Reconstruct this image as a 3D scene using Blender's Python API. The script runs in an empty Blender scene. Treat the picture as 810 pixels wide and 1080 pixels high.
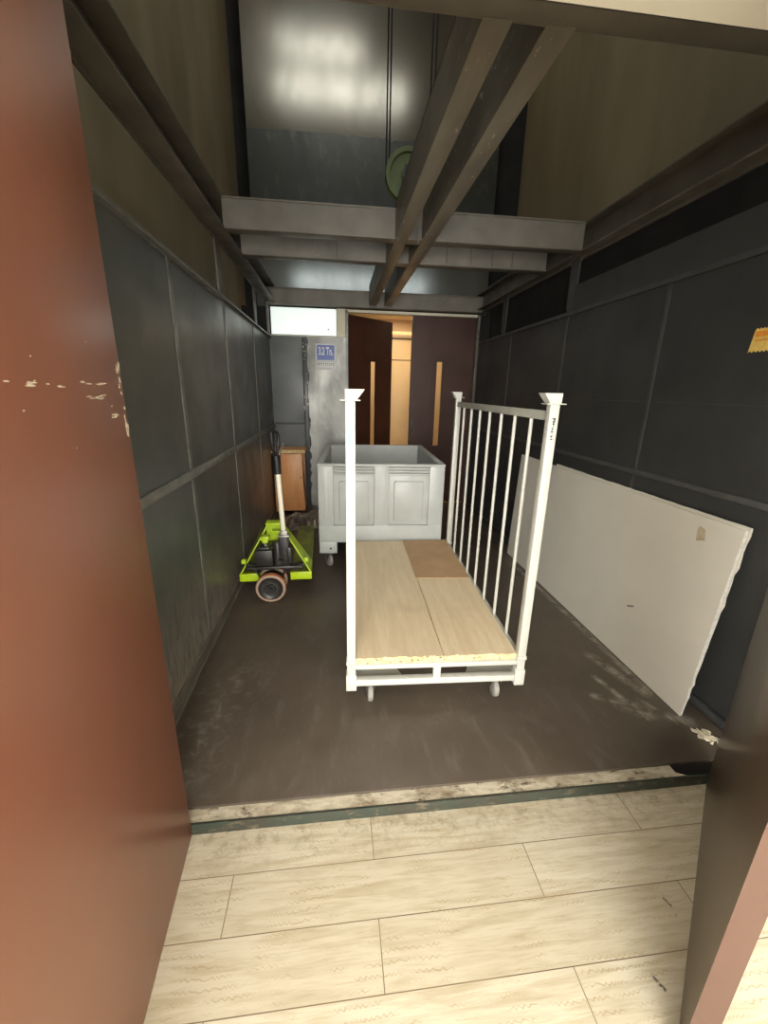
import bpy, bmesh, math, random
from mathutils import Vector, Matrix
random.seed(11)
SC = bpy.context.scene
COL = SC.collection
PI = math.pi

# ------------------------------------------------------------------ helpers
def lin(r, g, b):
    def f(c):
        c /= 255.0
        return c / 12.92 if c <= 0.04045 else ((c + 0.055) / 1.055) ** 2.4
    return (f(r), f(g), f(b), 1.0)

class NT:
    """tiny node-tree helper"""
    def __init__(s, name):
        s.m = bpy.data.materials.new(name); s.m.use_nodes = True
        s.t = s.m.node_tree; s.t.nodes.clear()
        s.out = s.t.nodes.new('ShaderNodeOutputMaterial')
        s.b = s.t.nodes.new('ShaderNodeBsdfPrincipled')
        s.t.links.new(s.b.outputs[0], s.out.inputs[0])
    def n(s, typ, **kw):
        nd = s.t.nodes.new(typ)
        for k, v in kw.items(): setattr(nd, k, v)
        return nd
    def put(s, sock, v):
        if isinstance(v, bpy.types.NodeSocket): s.t.links.new(v, sock)
        else: sock.default_value = v
    def math(s, op, a, b=0.0, clamp=False):
        nd = s.n('ShaderNodeMath', operation=op, use_clamp=clamp)
        s.put(nd.inputs[0], a); s.put(nd.inputs[1], b); return nd.outputs[0]
    def vmath(s, op, a, b=None, scale=None, out=0):
        nd = s.n('ShaderNodeVectorMath', operation=op)
        s.put(nd.inputs[0], a)
        if b is not None: s.put(nd.inputs[1], b)
        if scale is not None: s.put(nd.inputs['Scale'], scale)
        return nd.outputs[out]
    def mix(s, f, a, b):
        nd = s.n('ShaderNodeMix', data_type='RGBA')
        s.put(nd.inputs[0], f); s.put(nd.inputs[6], a); s.put(nd.inputs[7], b)
        return nd.outputs[2]
    def obj(s): return s.n('ShaderNodeTexCoord').outputs['Object']
    def pos(s): return s.n('ShaderNodeNewGeometry').outputs['Position']
    def mapping(s, v, scale=(1, 1, 1), loc=(0, 0, 0), rot=(0, 0, 0)):
        nd = s.n('ShaderNodeMapping'); s.put(nd.inputs[0], v)
        nd.inputs['Scale'].default_value = scale; nd.inputs['Location'].default_value = loc
        nd.inputs['Rotation'].default_value = rot
        return nd.outputs[0]
    def noise(s, v, scale=5, detail=4, rough=0.55, dist=0.0):
        nd = s.n('ShaderNodeTexNoise'); s.put(nd.inputs['Vector'], v)
        nd.inputs['Scale'].default_value = scale; nd.inputs['Detail'].default_value = detail
        nd.inputs['Roughness'].default_value = rough; nd.inputs['Distortion'].default_value = dist
        return nd.outputs['Fac']
    def rng(s, v, a, b, c=0.0, d=1.0, smooth=False):
        nd = s.n('ShaderNodeMapRange'); nd.clamp = True
        if smooth: nd.interpolation_type = 'SMOOTHSTEP'
        s.put(nd.inputs[0], v)
        for i, x in enumerate((a, b, c, d)): nd.inputs[1 + i].default_value = x
        return nd.outputs[0]
    def segmask(s, P, a, b, w):
        a = Vector(a); b = Vector(b); ab = b - a
        d = s.vmath('SUBTRACT', P, tuple(a))
        t = s.math('DIVIDE', s.vmath('DOT_PRODUCT', d, tuple(ab), out=1), ab.length_squared, clamp=True)
        e = s.vmath('SUBTRACT', d, s.vmath('SCALE', tuple(ab), scale=t))
        ln = s.vmath('LENGTH', e, out=1)
        return s.rng(ln, w, 0.0, 0, 1, True)
    def bump(s, h, strength=0.2, dist=0.01):
        nd = s.n('ShaderNodeBump'); nd.inputs['Strength'].default_value = strength
        nd.inputs['Distance'].default_value = dist; s.put(nd.inputs['Height'], h)
        s.t.links.new(nd.outputs[0], s.b.inputs['Normal'])
    def set(s, **kw):
        for k, v in kw.items():
            s.put(s.b.inputs[{'color': 'Base Color', 'rough': 'Roughness', 'metal': 'Metallic', 'trans': 'Transmission Weight',
                              'ior': 'IOR', 'emit': 'Emission Color', 'estr': 'Emission Strength', 'spec': 'Specular IOR Level',
                              'coat': 'Coat Weight', 'crough': 'Coat Roughness', 'alpha': 'Alpha'}[k]], v)
        return s

MATS = {}
def paint(name, c1, c2=None, rough=0.5, metal=0.0, scale=6.0, wear=None, wamt=0.62, wscale=40.0, bump=0.0, stretch=(1, 1, 1), spec=0.5, rvar=0.08):
    """painted / worn surface: two close tones by noise, optional chipped wear colour"""
    k = NT(name); v = k.mapping(k.obj(), scale=stretch)
    n = k.noise(v, scale, 5)
    col = k.mix(k.rng(n, 0.35, 0.68), c1, c2 or c1)
    if wear:
        w = k.noise(v, wscale, 6, 0.7, 0.3)
        big = k.noise(v, scale * 0.9, 2)
        f = k.math('MULTIPLY', k.rng(w, wamt, wamt + 0.06), k.rng(big, 0.42, 0.62))
        col = k.mix(f, col, wear)
    k.set(color=col, rough=k.rng(n, 0.3, 0.7, max(rough - rvar, 0.02), min(rough + rvar, 1.0)), metal=metal, spec=spec)
    if bump: k.bump(n, bump, 0.01)
    MATS[name] = k.m
    return k.m

# ---- bmesh shapes
def bx(bm, x0, x1, y0, y1, z0, z1, bev=0.0, M=None, mi=0):
    r = bmesh.ops.create_cube(bm, size=1.0)
    vs = r['verts']
    bmesh.ops.scale(bm, vec=(x1 - x0, y1 - y0, z1 - z0), verts=vs)
    bmesh.ops.translate(bm, vec=((x0 + x1) / 2, (y0 + y1) / 2, (z0 + z1) / 2), verts=vs)
    fs = set(f for v in vs for f in v.link_faces)
    if bev:
        es = list(set(e for v in vs for e in v.link_edges))
        rr = bmesh.ops.bevel(bm, geom=es, offset=bev, segments=2, profile=0.5, affect='EDGES')
        fs = set(rr['faces']) | set(f for f in fs if f.is_valid)
        vs = list(set(v for f in fs for v in f.verts))
    for f in fs: f.material_index = mi
    if M is not None: bmesh.ops.transform(bm, matrix=M, verts=vs)
    return vs

def tube(bm, pts, r, seg=12, caps=True, mi=0):
    """round tube along a poly-line; r scalar or list"""
    pts = [Vector(p) for p in pts]; rings = []
    up = None
    for i, p in enumerate(pts):
        if i == 0: d = pts[1] - p
        elif i == len(pts) - 1: d = p - pts[-2]
        else: d = (pts[i + 1] - p).normalized() + (p - pts[i - 1]).normalized()
        d.normalize()
        if up is None:
            up = Vector((0, 0, 1)) if abs(d.z) < 0.9 else Vector((1, 0, 0))
        a = up - d * up.dot(d)
        if a.length < 1e-5: a = d.orthogonal()
        a.normalize(); b = d.cross(a); up = a
        rr = r[i] if isinstance(r, (list, tuple)) else r
        rings.append([bm.verts.new(p + a * rr * math.cos(2 * PI * k / seg) + b * rr * math.sin(2 * PI * k / seg)) for k in range(seg)])
    for i in range(len(rings) - 1):
        for k in range(seg):
            f = bm.faces.new((rings[i][k], rings[i][(k + 1) % seg], rings[i + 1][(k + 1) % seg], rings[i + 1][k])); f.material_index = mi
    if caps:
        bm.faces.new(list(reversed(rings[0]))).material_index = mi
        bm.faces.new(rings[-1]).material_index = mi

def bar(bm, a, b, w, h, upv=(0, 0, 1), bev=0.0, mi=0):
    """rectangular bar from a to b; w across, h along upv"""
    a = Vector(a); b = Vector(b); d = (b - a); L = d.length; d.normalize()
    u = Vector(upv); u = (u - d * u.dot(d)).normalized(); s = d.cross(u)
    M = Matrix((( *s, 0), (*d, 0), (*u, 0), (0, 0, 0, 1))).transposed()
    M.translation = (a + b) / 2
    return bx(bm, -w / 2, w / 2, -L / 2, L / 2, -h / 2, h / 2, bev, M, mi)

def lathe(bm, prof, axis='Z', c=(0, 0, 0), seg=32, mi=0):
    """prof = [(r, h)...] turned about axis through c (closed ends when r is 0)"""
    rings = []
    def P(r, h, a):
        x, y = r * math.cos(a), r * math.sin(a)
        v = {'Z': (x, y, h), 'Y': (x, h, y), 'X': (h, x, y)}[axis]
        return Vector(v) + Vector(c)
    for r, h in prof:
        if r < 1e-6: rings.append([bm.verts.new(P(0, h, 0))])
        else: rings.append([bm.verts.new(P(r, h, 2 * PI * k / seg)) for k in range(seg)])
    for i in range(len(rings) - 1):
        A, B = rings[i], rings[i + 1]
        for k in range(seg):
            k2 = (k + 1) % seg
            if len(A) == 1 and len(B) == 1: continue
            if len(A) == 1: f = bm.faces.new((A[0], B[k2], B[k]))
            elif len(B) == 1: f = bm.faces.new((A[k], A[k2], B[0]))
            else: f = bm.faces.new((A[k], A[k2], B[k2], B[k]))
            f.material_index = mi

def prism(bm, poly, t0, t1, M=None, mi=0, mis=None):
    """polygon in local XY extruded along local Z from t0 to t1"""
    A = [bm.verts.new((p[0], p[1], t0)) for p in poly]; B = [bm.verts.new((p[0], p[1], t1)) for p in poly]
    n = len(poly)
    bm.faces.new(list(reversed(A))).material_index = mi; bm.faces.new(B).material_index = mi
    for i in range(n):
        f = bm.faces.new((A[i], A[(i + 1) % n], B[(i + 1) % n], B[i])); f.material_index = mi if mis is None else mis
    if M is not None: bmesh.ops.transform(bm, matrix=M, verts=A + B)

def frame3(o, ex, ey):
    ex = Vector(ex).normalized(); ey = Vector(ey); ey = (ey - ex * ey.dot(ex)).normalized(); ez = ex.cross(ey)
    M = Matrix(((*ex, 0), (*ey, 0), (*ez, 0), (0, 0, 0, 1))).transposed(); M.translation = Vector(o)
    return M

def obj(name, bm, mats, parent=None, smooth=True, **props):
    bmesh.ops.recalc_face_normals(bm, faces=bm.faces)
    me = bpy.data.meshes.new(name); bm.to_mesh(me); bm.free()
    for m in (mats if isinstance(mats, (list, tuple)) else [mats]): me.materials.append(m)
    if smooth:
        me.shade_smooth(); me.set_sharp_from_angle(angle=math.radians(35))
    o = bpy.data.objects.new(name, me); COL.objects.link(o)
    if parent is not None: o.parent = parent
    for k, v in props.items(): o[k] = v
    return o

def thing(name, label, cat, loc=(0, 0, 0), rz=0.0, group=None, kind=None):
    o = bpy.data.objects.new(name, None); COL.objects.link(o)
    o.empty_display_size = 0.1; o.location = loc; o.rotation_euler = (0, 0, rz)
    if label: o['label'] = label
    if cat: o['category'] = cat
    if group: o['group'] = group
    if kind: o['kind'] = kind
    return o

def struct(name, bm, m, label=None, parent=None):
    o = obj(name, bm, m, parent)
    if parent is None: o['kind'] = 'structure'
    if label: o['label'] = label; o['category'] = name.split('_')[0]
    return o

def B(*a, **k):
    bm = bmesh.new(); bx(bm, *a, **k); return bm

def text_mesh(bm, s, size, M, sx=1.0, offset=0.0, mi=0, depth=0.0004):
    cu = bpy.data.curves.new('lettering', 'FONT'); cu.body = s; cu.size = size; cu.extrude = depth; cu.offset = offset
    cu.align_x = 'CENTER'; cu.align_y = 'CENTER'
    o = bpy.data.objects.new('lettering', cu); COL.objects.link(o)
    dg = bpy.context.evaluated_depsgraph_get(); me = bpy.data.meshes.new_from_object(o.evaluated_get(dg))
    me.transform(M @ Matrix.Diagonal((sx, 1, 1, 1)))
    n0 = len(bm.faces); bm.from_mesh(me); bm.faces.ensure_lookup_table()
    for f in bm.faces[n0:]: f.material_index = mi
    bpy.data.objects.remove(o); bpy.data.curves.remove(cu); bpy.data.meshes.remove(me)

# ------------------------------------------------------------------ materials
M_wall = paint('dark_wall_paint', lin(74, 78, 78), lin(62, 66, 66), 0.38, scale=3, wear=lin(120, 118, 112), wamt=0.70, wscale=25)
def left_wall_mat():
    k = NT('scuffed_wall_paint'); P = k.pos(); n = k.noise(k.obj(), 3, 4)
    col = k.mix(k.rng(n, .35, .65), lin(90, 93, 90), lin(78, 81, 79))
    z = k.n('ShaderNodeSeparateXYZ'); k.put(z.inputs[0], P)
    low = k.rng(z.outputs['Z'], 0.62, 0.05)
    sc = k.noise(k.mapping(P, scale=(1, 2.5, 0.8)), 9, 6, 0.65, 0.6)
    f = k.math('MULTIPLY', low, k.rng(sc, 0.36, 0.56), clamp=True)
    col = k.mix(f, col, lin(150, 138, 126))
    k.set(color=col, rough=k.rng(n, .3, .7, .3, .45)); return k.m
M_wallL = left_wall_mat()
M_wallR = paint('black_wall_paint', lin(61, 62, 62), lin(52, 53, 53), 0.45, scale=3, wear=lin(105, 102, 98), wamt=0.72, wscale=18)
M_trim = paint('worn_trim_paint', lin(124, 124, 118), lin(104, 105, 100), 0.45, scale=9, wear=lin(165, 160, 150), wamt=0.58, wscale=30)
M_trimR = paint('dark_trim_paint', lin(78, 78, 78), lin(68, 69, 70), 0.5, scale=9, wear=lin(130, 126, 120), wamt=0.64, wscale=30)
M_steel = paint('roof_steel_paint', lin(120, 114, 103), lin(102, 97, 87), 0.45, scale=5, wear=lin(190, 184, 172), wamt=0.67, wscale=30, bump=0.05)
M_steel_worn = paint('scratched_steel_paint', lin(126, 119, 106), lin(106, 100, 88), 0.45, scale=5, wear=lin(205, 198, 184), wamt=0.61, wscale=26, stretch=(1.6, .45, 1))
M_steel_dark = paint('grimy_steel_paint', lin(102, 96, 85), lin(84, 78, 69), 0.5, scale=5)
M_shaft = paint('olive_shaft_wall', lin(150, 138, 110), lin(122, 112, 88), 0.6, scale=1.4, stretch=(1, 1, 0.35))
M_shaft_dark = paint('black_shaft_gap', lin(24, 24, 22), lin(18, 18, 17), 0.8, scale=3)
M_cream = paint('cream_plaster', lin(238, 230, 208), lin(228, 220, 196), 0.75, scale=4)
M_white_wall = paint('white_plaster', lin(240, 238, 232), lin(232, 230, 224), 0.8, scale=4)
M_tan = paint('warm_cream_wall', lin(226, 196, 150), lin(218, 188, 142), 0.6, scale=3)
M_redbrown = paint('red_brown_door_paint', lin(134, 86, 67), lin(127, 81, 63), 0.32, scale=1.2, spec=0.5, rvar=.02)
M_darkbrown = paint('dark_brown_door_paint', lin(72, 40, 28), lin(60, 33, 23), 0.5, scale=3)
M_leafshade = paint('shaded_brown_door_paint', lin(98, 84, 70), lin(88, 75, 62), 0.3, scale=1.2, rvar=.02)  # door brown darkened, the right leaf's shade is put into the colour
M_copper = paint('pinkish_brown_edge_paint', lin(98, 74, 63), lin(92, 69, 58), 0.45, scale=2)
M_chip = paint('bare_chip', lin(225, 214, 190), lin(200, 186, 160), 0.7, scale=60)
M_cart = paint('white_trolley_paint', lin(204, 203, 194), lin(194, 193, 183), 0.4, scale=12, wear=lin(150, 140, 120), wamt=0.74, wscale=60)
M_cart_rail = paint('grey_rail_paint', lin(176, 176, 166), lin(160, 160, 150), 0.45, scale=12)
M_zinc = paint('zinc_metal', lin(150, 148, 142), lin(125, 123, 118), 0.35, metal=0.7, scale=20)
M_rubber = paint('grey_rubber', lin(150, 146, 138), lin(128, 125, 118), 0.6, scale=30)
M_black = paint('black_metal', lin(44, 42, 40), lin(34, 32, 31), 0.4, scale=12, wear=lin(90, 86, 80), wamt=0.66, wscale=50)
M_grip = paint('black_grip_rubber', lin(30, 30, 32), lin(24, 24, 26), 0.45, scale=14)
M_lime = paint('lime_green_paint', lin(186, 214, 36), lin(172, 200, 30), 0.35, scale=10, wear=lin(70, 74, 30), wamt=0.70, wscale=60)
M_lime_worn = paint('worn_lime_paint', lin(128, 140, 44), lin(96, 98, 50), 0.45, scale=8, wear=lin(60, 56, 44), wamt=0.56, wscale=30)
M_tyre = paint('orange_polyurethane', lin(196, 118, 76), lin(178, 104, 66), 0.45, scale=20)
M_tyreedge = paint('scuffed_tyre_edge', lin(186, 160, 140), lin(160, 132, 112), 0.6, scale=40)
M_hub = paint('dark_wheel_hub', lin(70, 68, 64), lin(54, 52, 50), 0.35, metal=0.4, scale=20)
M_bin = paint('grey_bin_plastic', lin(180, 183, 178), lin(170, 172, 168), 0.42, scale=5, wear=lin(150, 148, 140), wamt=0.70, wscale=30)
M_board = paint('plaster_board', lin(226, 222, 210), lin(218, 214, 202), 0.75, scale=2)
M_core = paint('broken_board_core', lin(222, 220, 212), lin(200, 196, 186), 0.9, scale=60, bump=0.4)
M_card = paint('brown_cardboard', lin(184, 152, 114), lin(174, 142, 104), 0.8, scale=7)
M_plastic = paint('dusty_plastic_film', lin(122, 114, 106), lin(90, 84, 78), 0.28, scale=7, wear=lin(170, 166, 160), wamt=0.64, wscale=30, spec=0.6)
M_green = paint('green_sheave_paint', lin(104, 116, 64), lin(86, 96, 52), 0.5, scale=6)
M_paper = paint('crumpled_paper', lin(214, 206, 184), lin(160, 150, 126), 0.8, scale=50)
M_sign_white = paint('sign_white', lin(238, 238, 236), lin(228, 228, 228), 0.4, scale=30)
M_sign_blue = paint('sign_blue', lin(58, 98, 178), lin(66, 84, 168), 0.4, scale=30)
M_sticker = paint('pale_blue_sticker', lin(138, 166, 170), lin(150, 176, 178), 0.5, scale=30)
M_patch = paint('faded_paper_patch', lin(196, 182, 156), lin(178, 160, 130), 0.8, scale=30)
M_handle = paint('cream_handle_paint', lin(244, 240, 222), lin(238, 232, 210), 0.35, scale=6)
M_ink = paint('dark_ink', lin(60, 62, 70), lin(76, 76, 82), 0.6, scale=60)
M_orange = paint('orange_print', lin(226, 138, 44), lin(236, 160, 60), 0.5, scale=60)
M_yellow = paint('yellow_print', lin(240, 206, 120), lin(226, 190, 96), 0.5, scale=80)

def tile_mat():
    k = NT('wood_look_tiles'); P = k.pos()
    v = k.mapping(P, loc=(-0.65, -0.0115, 0))
    br = k.n('ShaderNodeTexBrick'); k.put(br.inputs['Vector'], v)
    br.offset = 0.535; br.offset_frequency = 2; br.squash = 1.0
    br.inputs['Scale'].default_value = 1.0; br.inputs['Mortar Size'].default_value = 0.0016
    br.inputs['Mortar Smooth'].default_value = 0.3; br.inputs['Bias'].default_value = 0.0
    br.inputs['Brick Width'].default_value = 1.01; br.inputs['Row Height'].default_value = 0.1663
    br.inputs['Color1'].default_value = lin(200, 191, 170); br.inputs['Color2'].default_value = lin(188, 178, 156)
    br.inputs['Mortar'].default_value = lin(96, 80, 58)
    g = k.noise(k.mapping(P, scale=(1.6, 14, 1)), 3.0, 6, 0.6, 0.4)
    g2 = k.noise(k.mapping(P, scale=(3, 40, 1)), 4.0, 5, 0.6)
    col = k.mix(k.rng(g, .42, .66, 0, .55), br.outputs['Color'], lin(154, 138, 106))
    col = k.mix(k.rng(g2, .53, .75, 0, .35), col, lin(144, 126, 94))
    # rows of small zig-zag saw marks
    sp0 = k.n('ShaderNodeSeparateXYZ'); k.put(sp0.inputs[0], P)
    nx = k.noise(P, 9, 2); ph = k.math('ADD', k.math('MULTIPLY', sp0.outputs['X'], 330.0), k.math('MULTIPLY', nx, 40.0))
    yy = k.math('ADD', sp0.outputs['Y'], k.math('MULTIPLY', k.math('SINE', ph), .0026))
    yy = k.math('ADD', yy, k.math('MULTIPLY', k.noise(P, 3, 2), .05))
    fr_ = k.math('ABSOLUTE', k.math('SUBTRACT', k.math('FRACT', k.math('MULTIPLY', yy, 40.0)), .5))
    big = k.noise(k.mapping(P, scale=(1, 1.6, 1)), 9.0, 3)
    f = k.math('MULTIPLY', k.rng(fr_, .10, .03), k.rng(big, .48, .60, 0, .55), clamp=True)
    col = k.mix(f, col, lin(150, 128, 92))
    # dirt close to the sill, two black scuffs
    sep = k.n('ShaderNodeSeparateXYZ'); k.put(sep.inputs[0], P)
    d = k.math('MULTIPLY', k.rng(sep.outputs['Y'], .98, 1.17), k.rng(k.noise(P, 26, 5, .7), .47, .68), clamp=True)
    col = k.mix(k.math('MULTIPLY', d, .7), col, lin(112, 96, 70))
    for a, b, wd in (((.862, .632, -.06), (.875, .606, -.06), .008), ((1.035, .80, -.06), (1.045, .775, -.06), .006)):
        s = k.math('MULTIPLY', k.segmask(P, a, b, wd), k.rng(k.noise(P, 120, 3), .35, .55), clamp=True)
        col = k.mix(s, col, lin(40, 34, 30))
    k.set(color=col, rough=k.rng(g, .3, .7, .36, .5))
    k.bump(br.outputs['Fac'], -0.3, 0.002)
    return k.m
M_tile = tile_mat()

def lift_floor_mat():
    k = NT('worn_steel_floor'); P = k.pos()
    n = k.noise(P, 1.6, 6, .6); n2 = k.noise(k.mapping(P, scale=(3, 1, 1)), 5, 6, .65, .5)
    col = k.mix(k.rng(n, .35, .65), lin(86, 76, 65), lin(72, 63, 54))
    col = k.mix(k.rng(n2, .52, .8, 0, .5), col, lin(110, 102, 94))
    sp = k.noise(P, 60, 2)
    col = k.mix(k.rng(sp, .74, .78, 0, .55), col, lin(150, 144, 134))
    dn = k.noise(k.mapping(P, scale=(1, 1, 1)), 14, 6, .7, .6)
    dust = None
    for a, b, w in (((1.318, 1.626, 0), (1.505, 1.511, 0), .035), ((1.41, 1.77, 0), (1.484, 1.459, 0), .03), ((1.53, 1.58, 0), (1.57, 1.51, 0), .022),
                    ((1.43, 1.55, 0), (1.51, 1.50, 0), .075), ((1.60, 3.3, 0), (1.63, 1.6, 0), .035), ((1.60, 1.45, 0), (1.68, 1.42, 0), .05), ((1.50, 1.95, 0), (1.60, 1.62, 0), .05)):
        s = k.segmask(P, a, b, w)
        dust = s if dust is None else k.math('MAXIMUM', dust, s)
    f = k.math('MULTIPLY', dust, k.rng(dn, .40, .64), clamp=True)
    col = k.mix(k.math('MULTIPLY', f, .62), col, lin(190, 184, 172))
    # scuffing along the left edge
    e = k.math('MULTIPLY', k.segmask(P, (-.72, 1.2, 0), (-.55, 1.9, 0), .3), k.rng(dn, .5, .72), clamp=True)
    col = k.mix(k.math('MULTIPLY', e, .5), col, lin(140, 134, 124))
    k.set(color=col, rough=k.rng(n2, .3, .7, .3, .52), spec=.5)
    k.bump(n2, .08, .01)
    return k.m
M_floor = lift_floor_mat()

def galv_mat(name, c1, c2, rough, stretch=(1, 1, .6), metal=.85, patch=.4, bmp=.25, rv=.14):
    k = NT(name); v = k.mapping(k.pos(), scale=stretch)
    n = k.noise(v, 2.2, 5, .6, .4); n2 = k.noise(v, 11, 5, .6)
    col = k.mix(k.rng(n, .35, .68), c1, c2)
    col = k.mix(k.rng(n2, .55, .8, 0, patch), col, lin(205, 204, 196))
    k.set(color=col, rough=k.rng(n, .3, .7, rough, rough + rv), metal=metal)
    if bmp: k.bump(k.noise(v, 1.3, 2), bmp, .03)
    return k.m
M_galv = galv_mat('scraped_galvanised_panel', lin(166, 166, 161), lin(120, 120, 117), .40, metal=.45)
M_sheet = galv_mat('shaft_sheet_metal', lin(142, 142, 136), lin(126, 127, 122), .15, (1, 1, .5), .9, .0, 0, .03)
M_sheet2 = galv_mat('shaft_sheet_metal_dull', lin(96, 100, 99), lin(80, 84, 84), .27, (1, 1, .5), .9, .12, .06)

def sill_mat(name, c1, c2, c3):
    k = NT(name); v = k.mapping(k.pos(), scale=(.5, 1, 1))
    n = k.noise(v, 12, 6, .7, .5); n2 = k.noise(v, 34, 5, .7)
    col = k.mix(k.rng(n, .42, .62), c1, c2); col = k.mix(k.rng(n2, .55, .68), col, c3)
    k.set(color=col, rough=.7); k.bump(n2, .4, .01); return k.m
M_sill_top = sill_mat('crumbling_sill_top', lin(196, 186, 164), lin(140, 126, 102), lin(74, 62, 48))
M_sill_edge = sill_mat('dirty_sill_edge', lin(54, 52, 41), lin(48, 58, 47), lin(96, 88, 70))

def wood_mat(name, c1, c2, c3, stretch, rough=.5, scale=4):
    k = NT(name); v = k.mapping(k.obj(), scale=stretch)
    n = k.noise(v, scale, 6, .6, .8); n2 = k.noise(v, scale * 6, 4, .6)
    sm = k.noise(k.obj(), 3.5, 4, .6)
    col = k.mix(k.rng(n, .35, .68), c1, c2); col = k.mix(k.rng(n2, .55, .8, 0, .5), col, c3)
    col = k.mix(k.rng(sm, .58, .8, 0, .35), col, c3)
    k.set(color=col, rough=rough); return k.m
M_ply = wood_mat('plywood_deck', lin(226, 207, 174), lin(214, 192, 156), lin(186, 158, 118), (6, .5, 1), .55)
M_ply_edge = paint('splintered_ply_edge', lin(236, 220, 172), lin(206, 176, 122), 0.8, scale=60, wear=lin(92, 64, 38), wamt=.52, wscale=70)
M_cab = wood_mat('orange_pine_veneer', lin(232, 168, 108), lin(222, 150, 92), lin(184, 114, 64), (5, 5, .6), .4)
M_cab_top = paint('chipped_particle_board', lin(240, 216, 160), lin(214, 176, 116), 0.8, scale=45, wear=lin(130, 80, 40), wamt=.60, wscale=90)

def glass_mat():
    k = NT('vision_panel_glass'); k.set(color=(1, 1, 1, 1), rough=.04, trans=1.0, ior=1.1); return k.m
M_glass = glass_mat()
def emit_mat(name, c, s):
    k = NT(name); k.set(color=c, emit=c, estr=s, rough=.5); return k.m
M_panel_lit = emit_mat('lit_white_panel', lin(240, 250, 244), .72)
M_tubelamp = emit_mat('warm_tube_lamp', lin(255, 176, 110), 1.6)

# ------------------------------------------------------------------ the lift car (setting)
XL, XR, YF, YB = -0.78, 1.81, 1.215, 5.40
bm = bmesh.new()
bx(bm, -.80, 1.83, YF, 5.50, -.012, 0.0, .002); bx(bm, -.80, 1.83, YF + .06, 5.50, -.20, -.012)
struct('floor', bm, M_floor, 'dark brown scuffed steel floor of the lift car')

# left wall: panel, raised studs and rails
wl = struct('wall_left', B(-.80, XL, 1.24, YB, 0, 2.11), M_wallL)
for y in (2.28, 3.29, 4.37):
    obj('stud_strip', B(XL, XL + .005, y - .020, y + .020, 1.075, 2.09, .001), M_trim, wl)
    obj('stud_strip', B(XL, XL + .004, y - .018, y + .018, .07, 1.03, .001), M_trim, wl)
obj('mid_rail', B(XL, XL + .014, 1.24, YB, 1.03, 1.075, .003), M_trim, wl)
bm = bmesh.new(); bx(bm, XL, XL + .03, 1.24, YB, 2.09, 2.095); bx(bm, XL - .004, XL + .004, 1.24, YB, 2.085, 2.125); obj('top_rail', bm, M_trim, wl)
bm = bmesh.new(); bx(bm, XL - .005, XL + .02, 5.30, 5.33, 2.12, 2.46); obj('corner_upright', bm, M_trim, wl)
bm = bmesh.new(); bx(bm, XL, XL + .014, 1.24, YB, 0, .07, .003); bx(bm, XL + .014, XL + .030, 1.24, YB, 0, .016, .003); struct('baseboard_left', bm, M_steel_dark)

wr = struct('wall_right', B(XR, 1.83, 1.24, YB, 0, 2.11), M_wallR)
for y in (2.27, 3.30, 4.37):
    obj('stud_strip', B(XR - .004, XR, y - .014, y + .014, 1.075, 2.09, .001), M_trimR, wr)
    obj('stud_strip', B(XR - .004, XR, y - .012, y + .012, .07, 1.04, .001), M_trimR, wr)
obj('mid_rail', B(XR - .010, XR, 1.24, YB, 1.045, 1.075, .003), M_trimR, wr)
obj('panel_seam', B(XR - .002, XR, 1.24, YB, 1.468, 1.474), M_trimR, wr)
bm = bmesh.new(); bx(bm, XR - .014, XR, 1.24, YB, 2.09, 2.094); bx(bm, XR - .003, XR + .004, 1.24, YB, 2.09, 2.12); obj('top_rail', bm, M_trimR, wr)
obj('shade_panel', B(1.96, 1.97, 1.24, 5.45, 2.0, 2.64), M_shaft_dark, wr)  # added dark panel standing in for shade on the shaft wall behind
obj('fascia_strip', B(XR, XR + .012, 1.24, 3.26, 2.12, 2.295), M_wallR, wr)
bm = bmesh.new(); bx(bm, XR - .035, XR - .001, 1.26, YB, .002, .045, .012); struct('baseboard_right', bm, M_wallR)

# back end wall of the car: painted panel, scraped galvanised panel, white lit transom, frame of the far doorway
wb = struct('wall_back', B(-.80, -.335, 5.40, 5.44, 0, 2.12), M_wall)
obj('panel_seam', B(-.775, -.335, 5.394, 5.40, 1.075, 1.10, .002), M_trimR, wb)
obj('edge_strip', B(-.40, -.345, 5.392, 5.40, 0.02, 2.10, .002), M_wall, wb)
bm = bmesh.new()
pts = [(.13, 0), (.13, 2.12)]
z = 2.12
while z > 0.02:
    pts.append((-.335 + random.uniform(-.012, .016), z)); z -= random.uniform(.03, .08)
pts.append((-.33, 0))
prism(bm, pts, 0, .012, frame3((0, 5.402, 0), (1, 0, 0), (0, 0, 1)))
obj('scraped_metal_panel', bm, M_galv, wb, label='scraped bare galvanised panel')
bm = bmesh.new(); bx(bm, -.33, .13, 5.386, 5.392, 1.085, 1.095); bx(bm, -.33, .13, 5.384, 5.392, 2.085, 2.105); obj('panel_seam', bm, M_galv, wb)
bm = bmesh.new()
for i in range(16):
    zz = random.uniform(1.2, 2.05); xx = -.345 + random.uniform(-.05, .004); r = random.uniform(.002, .007)
    bx(bm, xx - r, xx + r, 5.3905, 5.392, zz - r * 2, zz + r * 2)
obj('paint_chip', bm, M_chip, wb, kind='stuff')
struct('trim_1', B(.128, .162, 5.40, 5.48, 0, 2.43, .003), M_galv, 'pale metal post left of the far doorway')
struct('trim_2', B(.128, 1.79, 5.40, 5.48, 2.405, 2.435, .003), M_cream, 'cream head bar over the far doorway')
struct('trim_3', B(1.775, 1.81, 5.38, 5.48, 0, 2.435, .003), M_steel_dark, 'dark post right of the far doorway')
bm = bmesh.new(); bx(bm, .026, .126, 5.40, 5.44, 2.13, 2.44); bx(bm, -.80, .126, 5.42, 5.46, 2.11, 2.13)
struct('trim_4', bm, M_cream)

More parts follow.
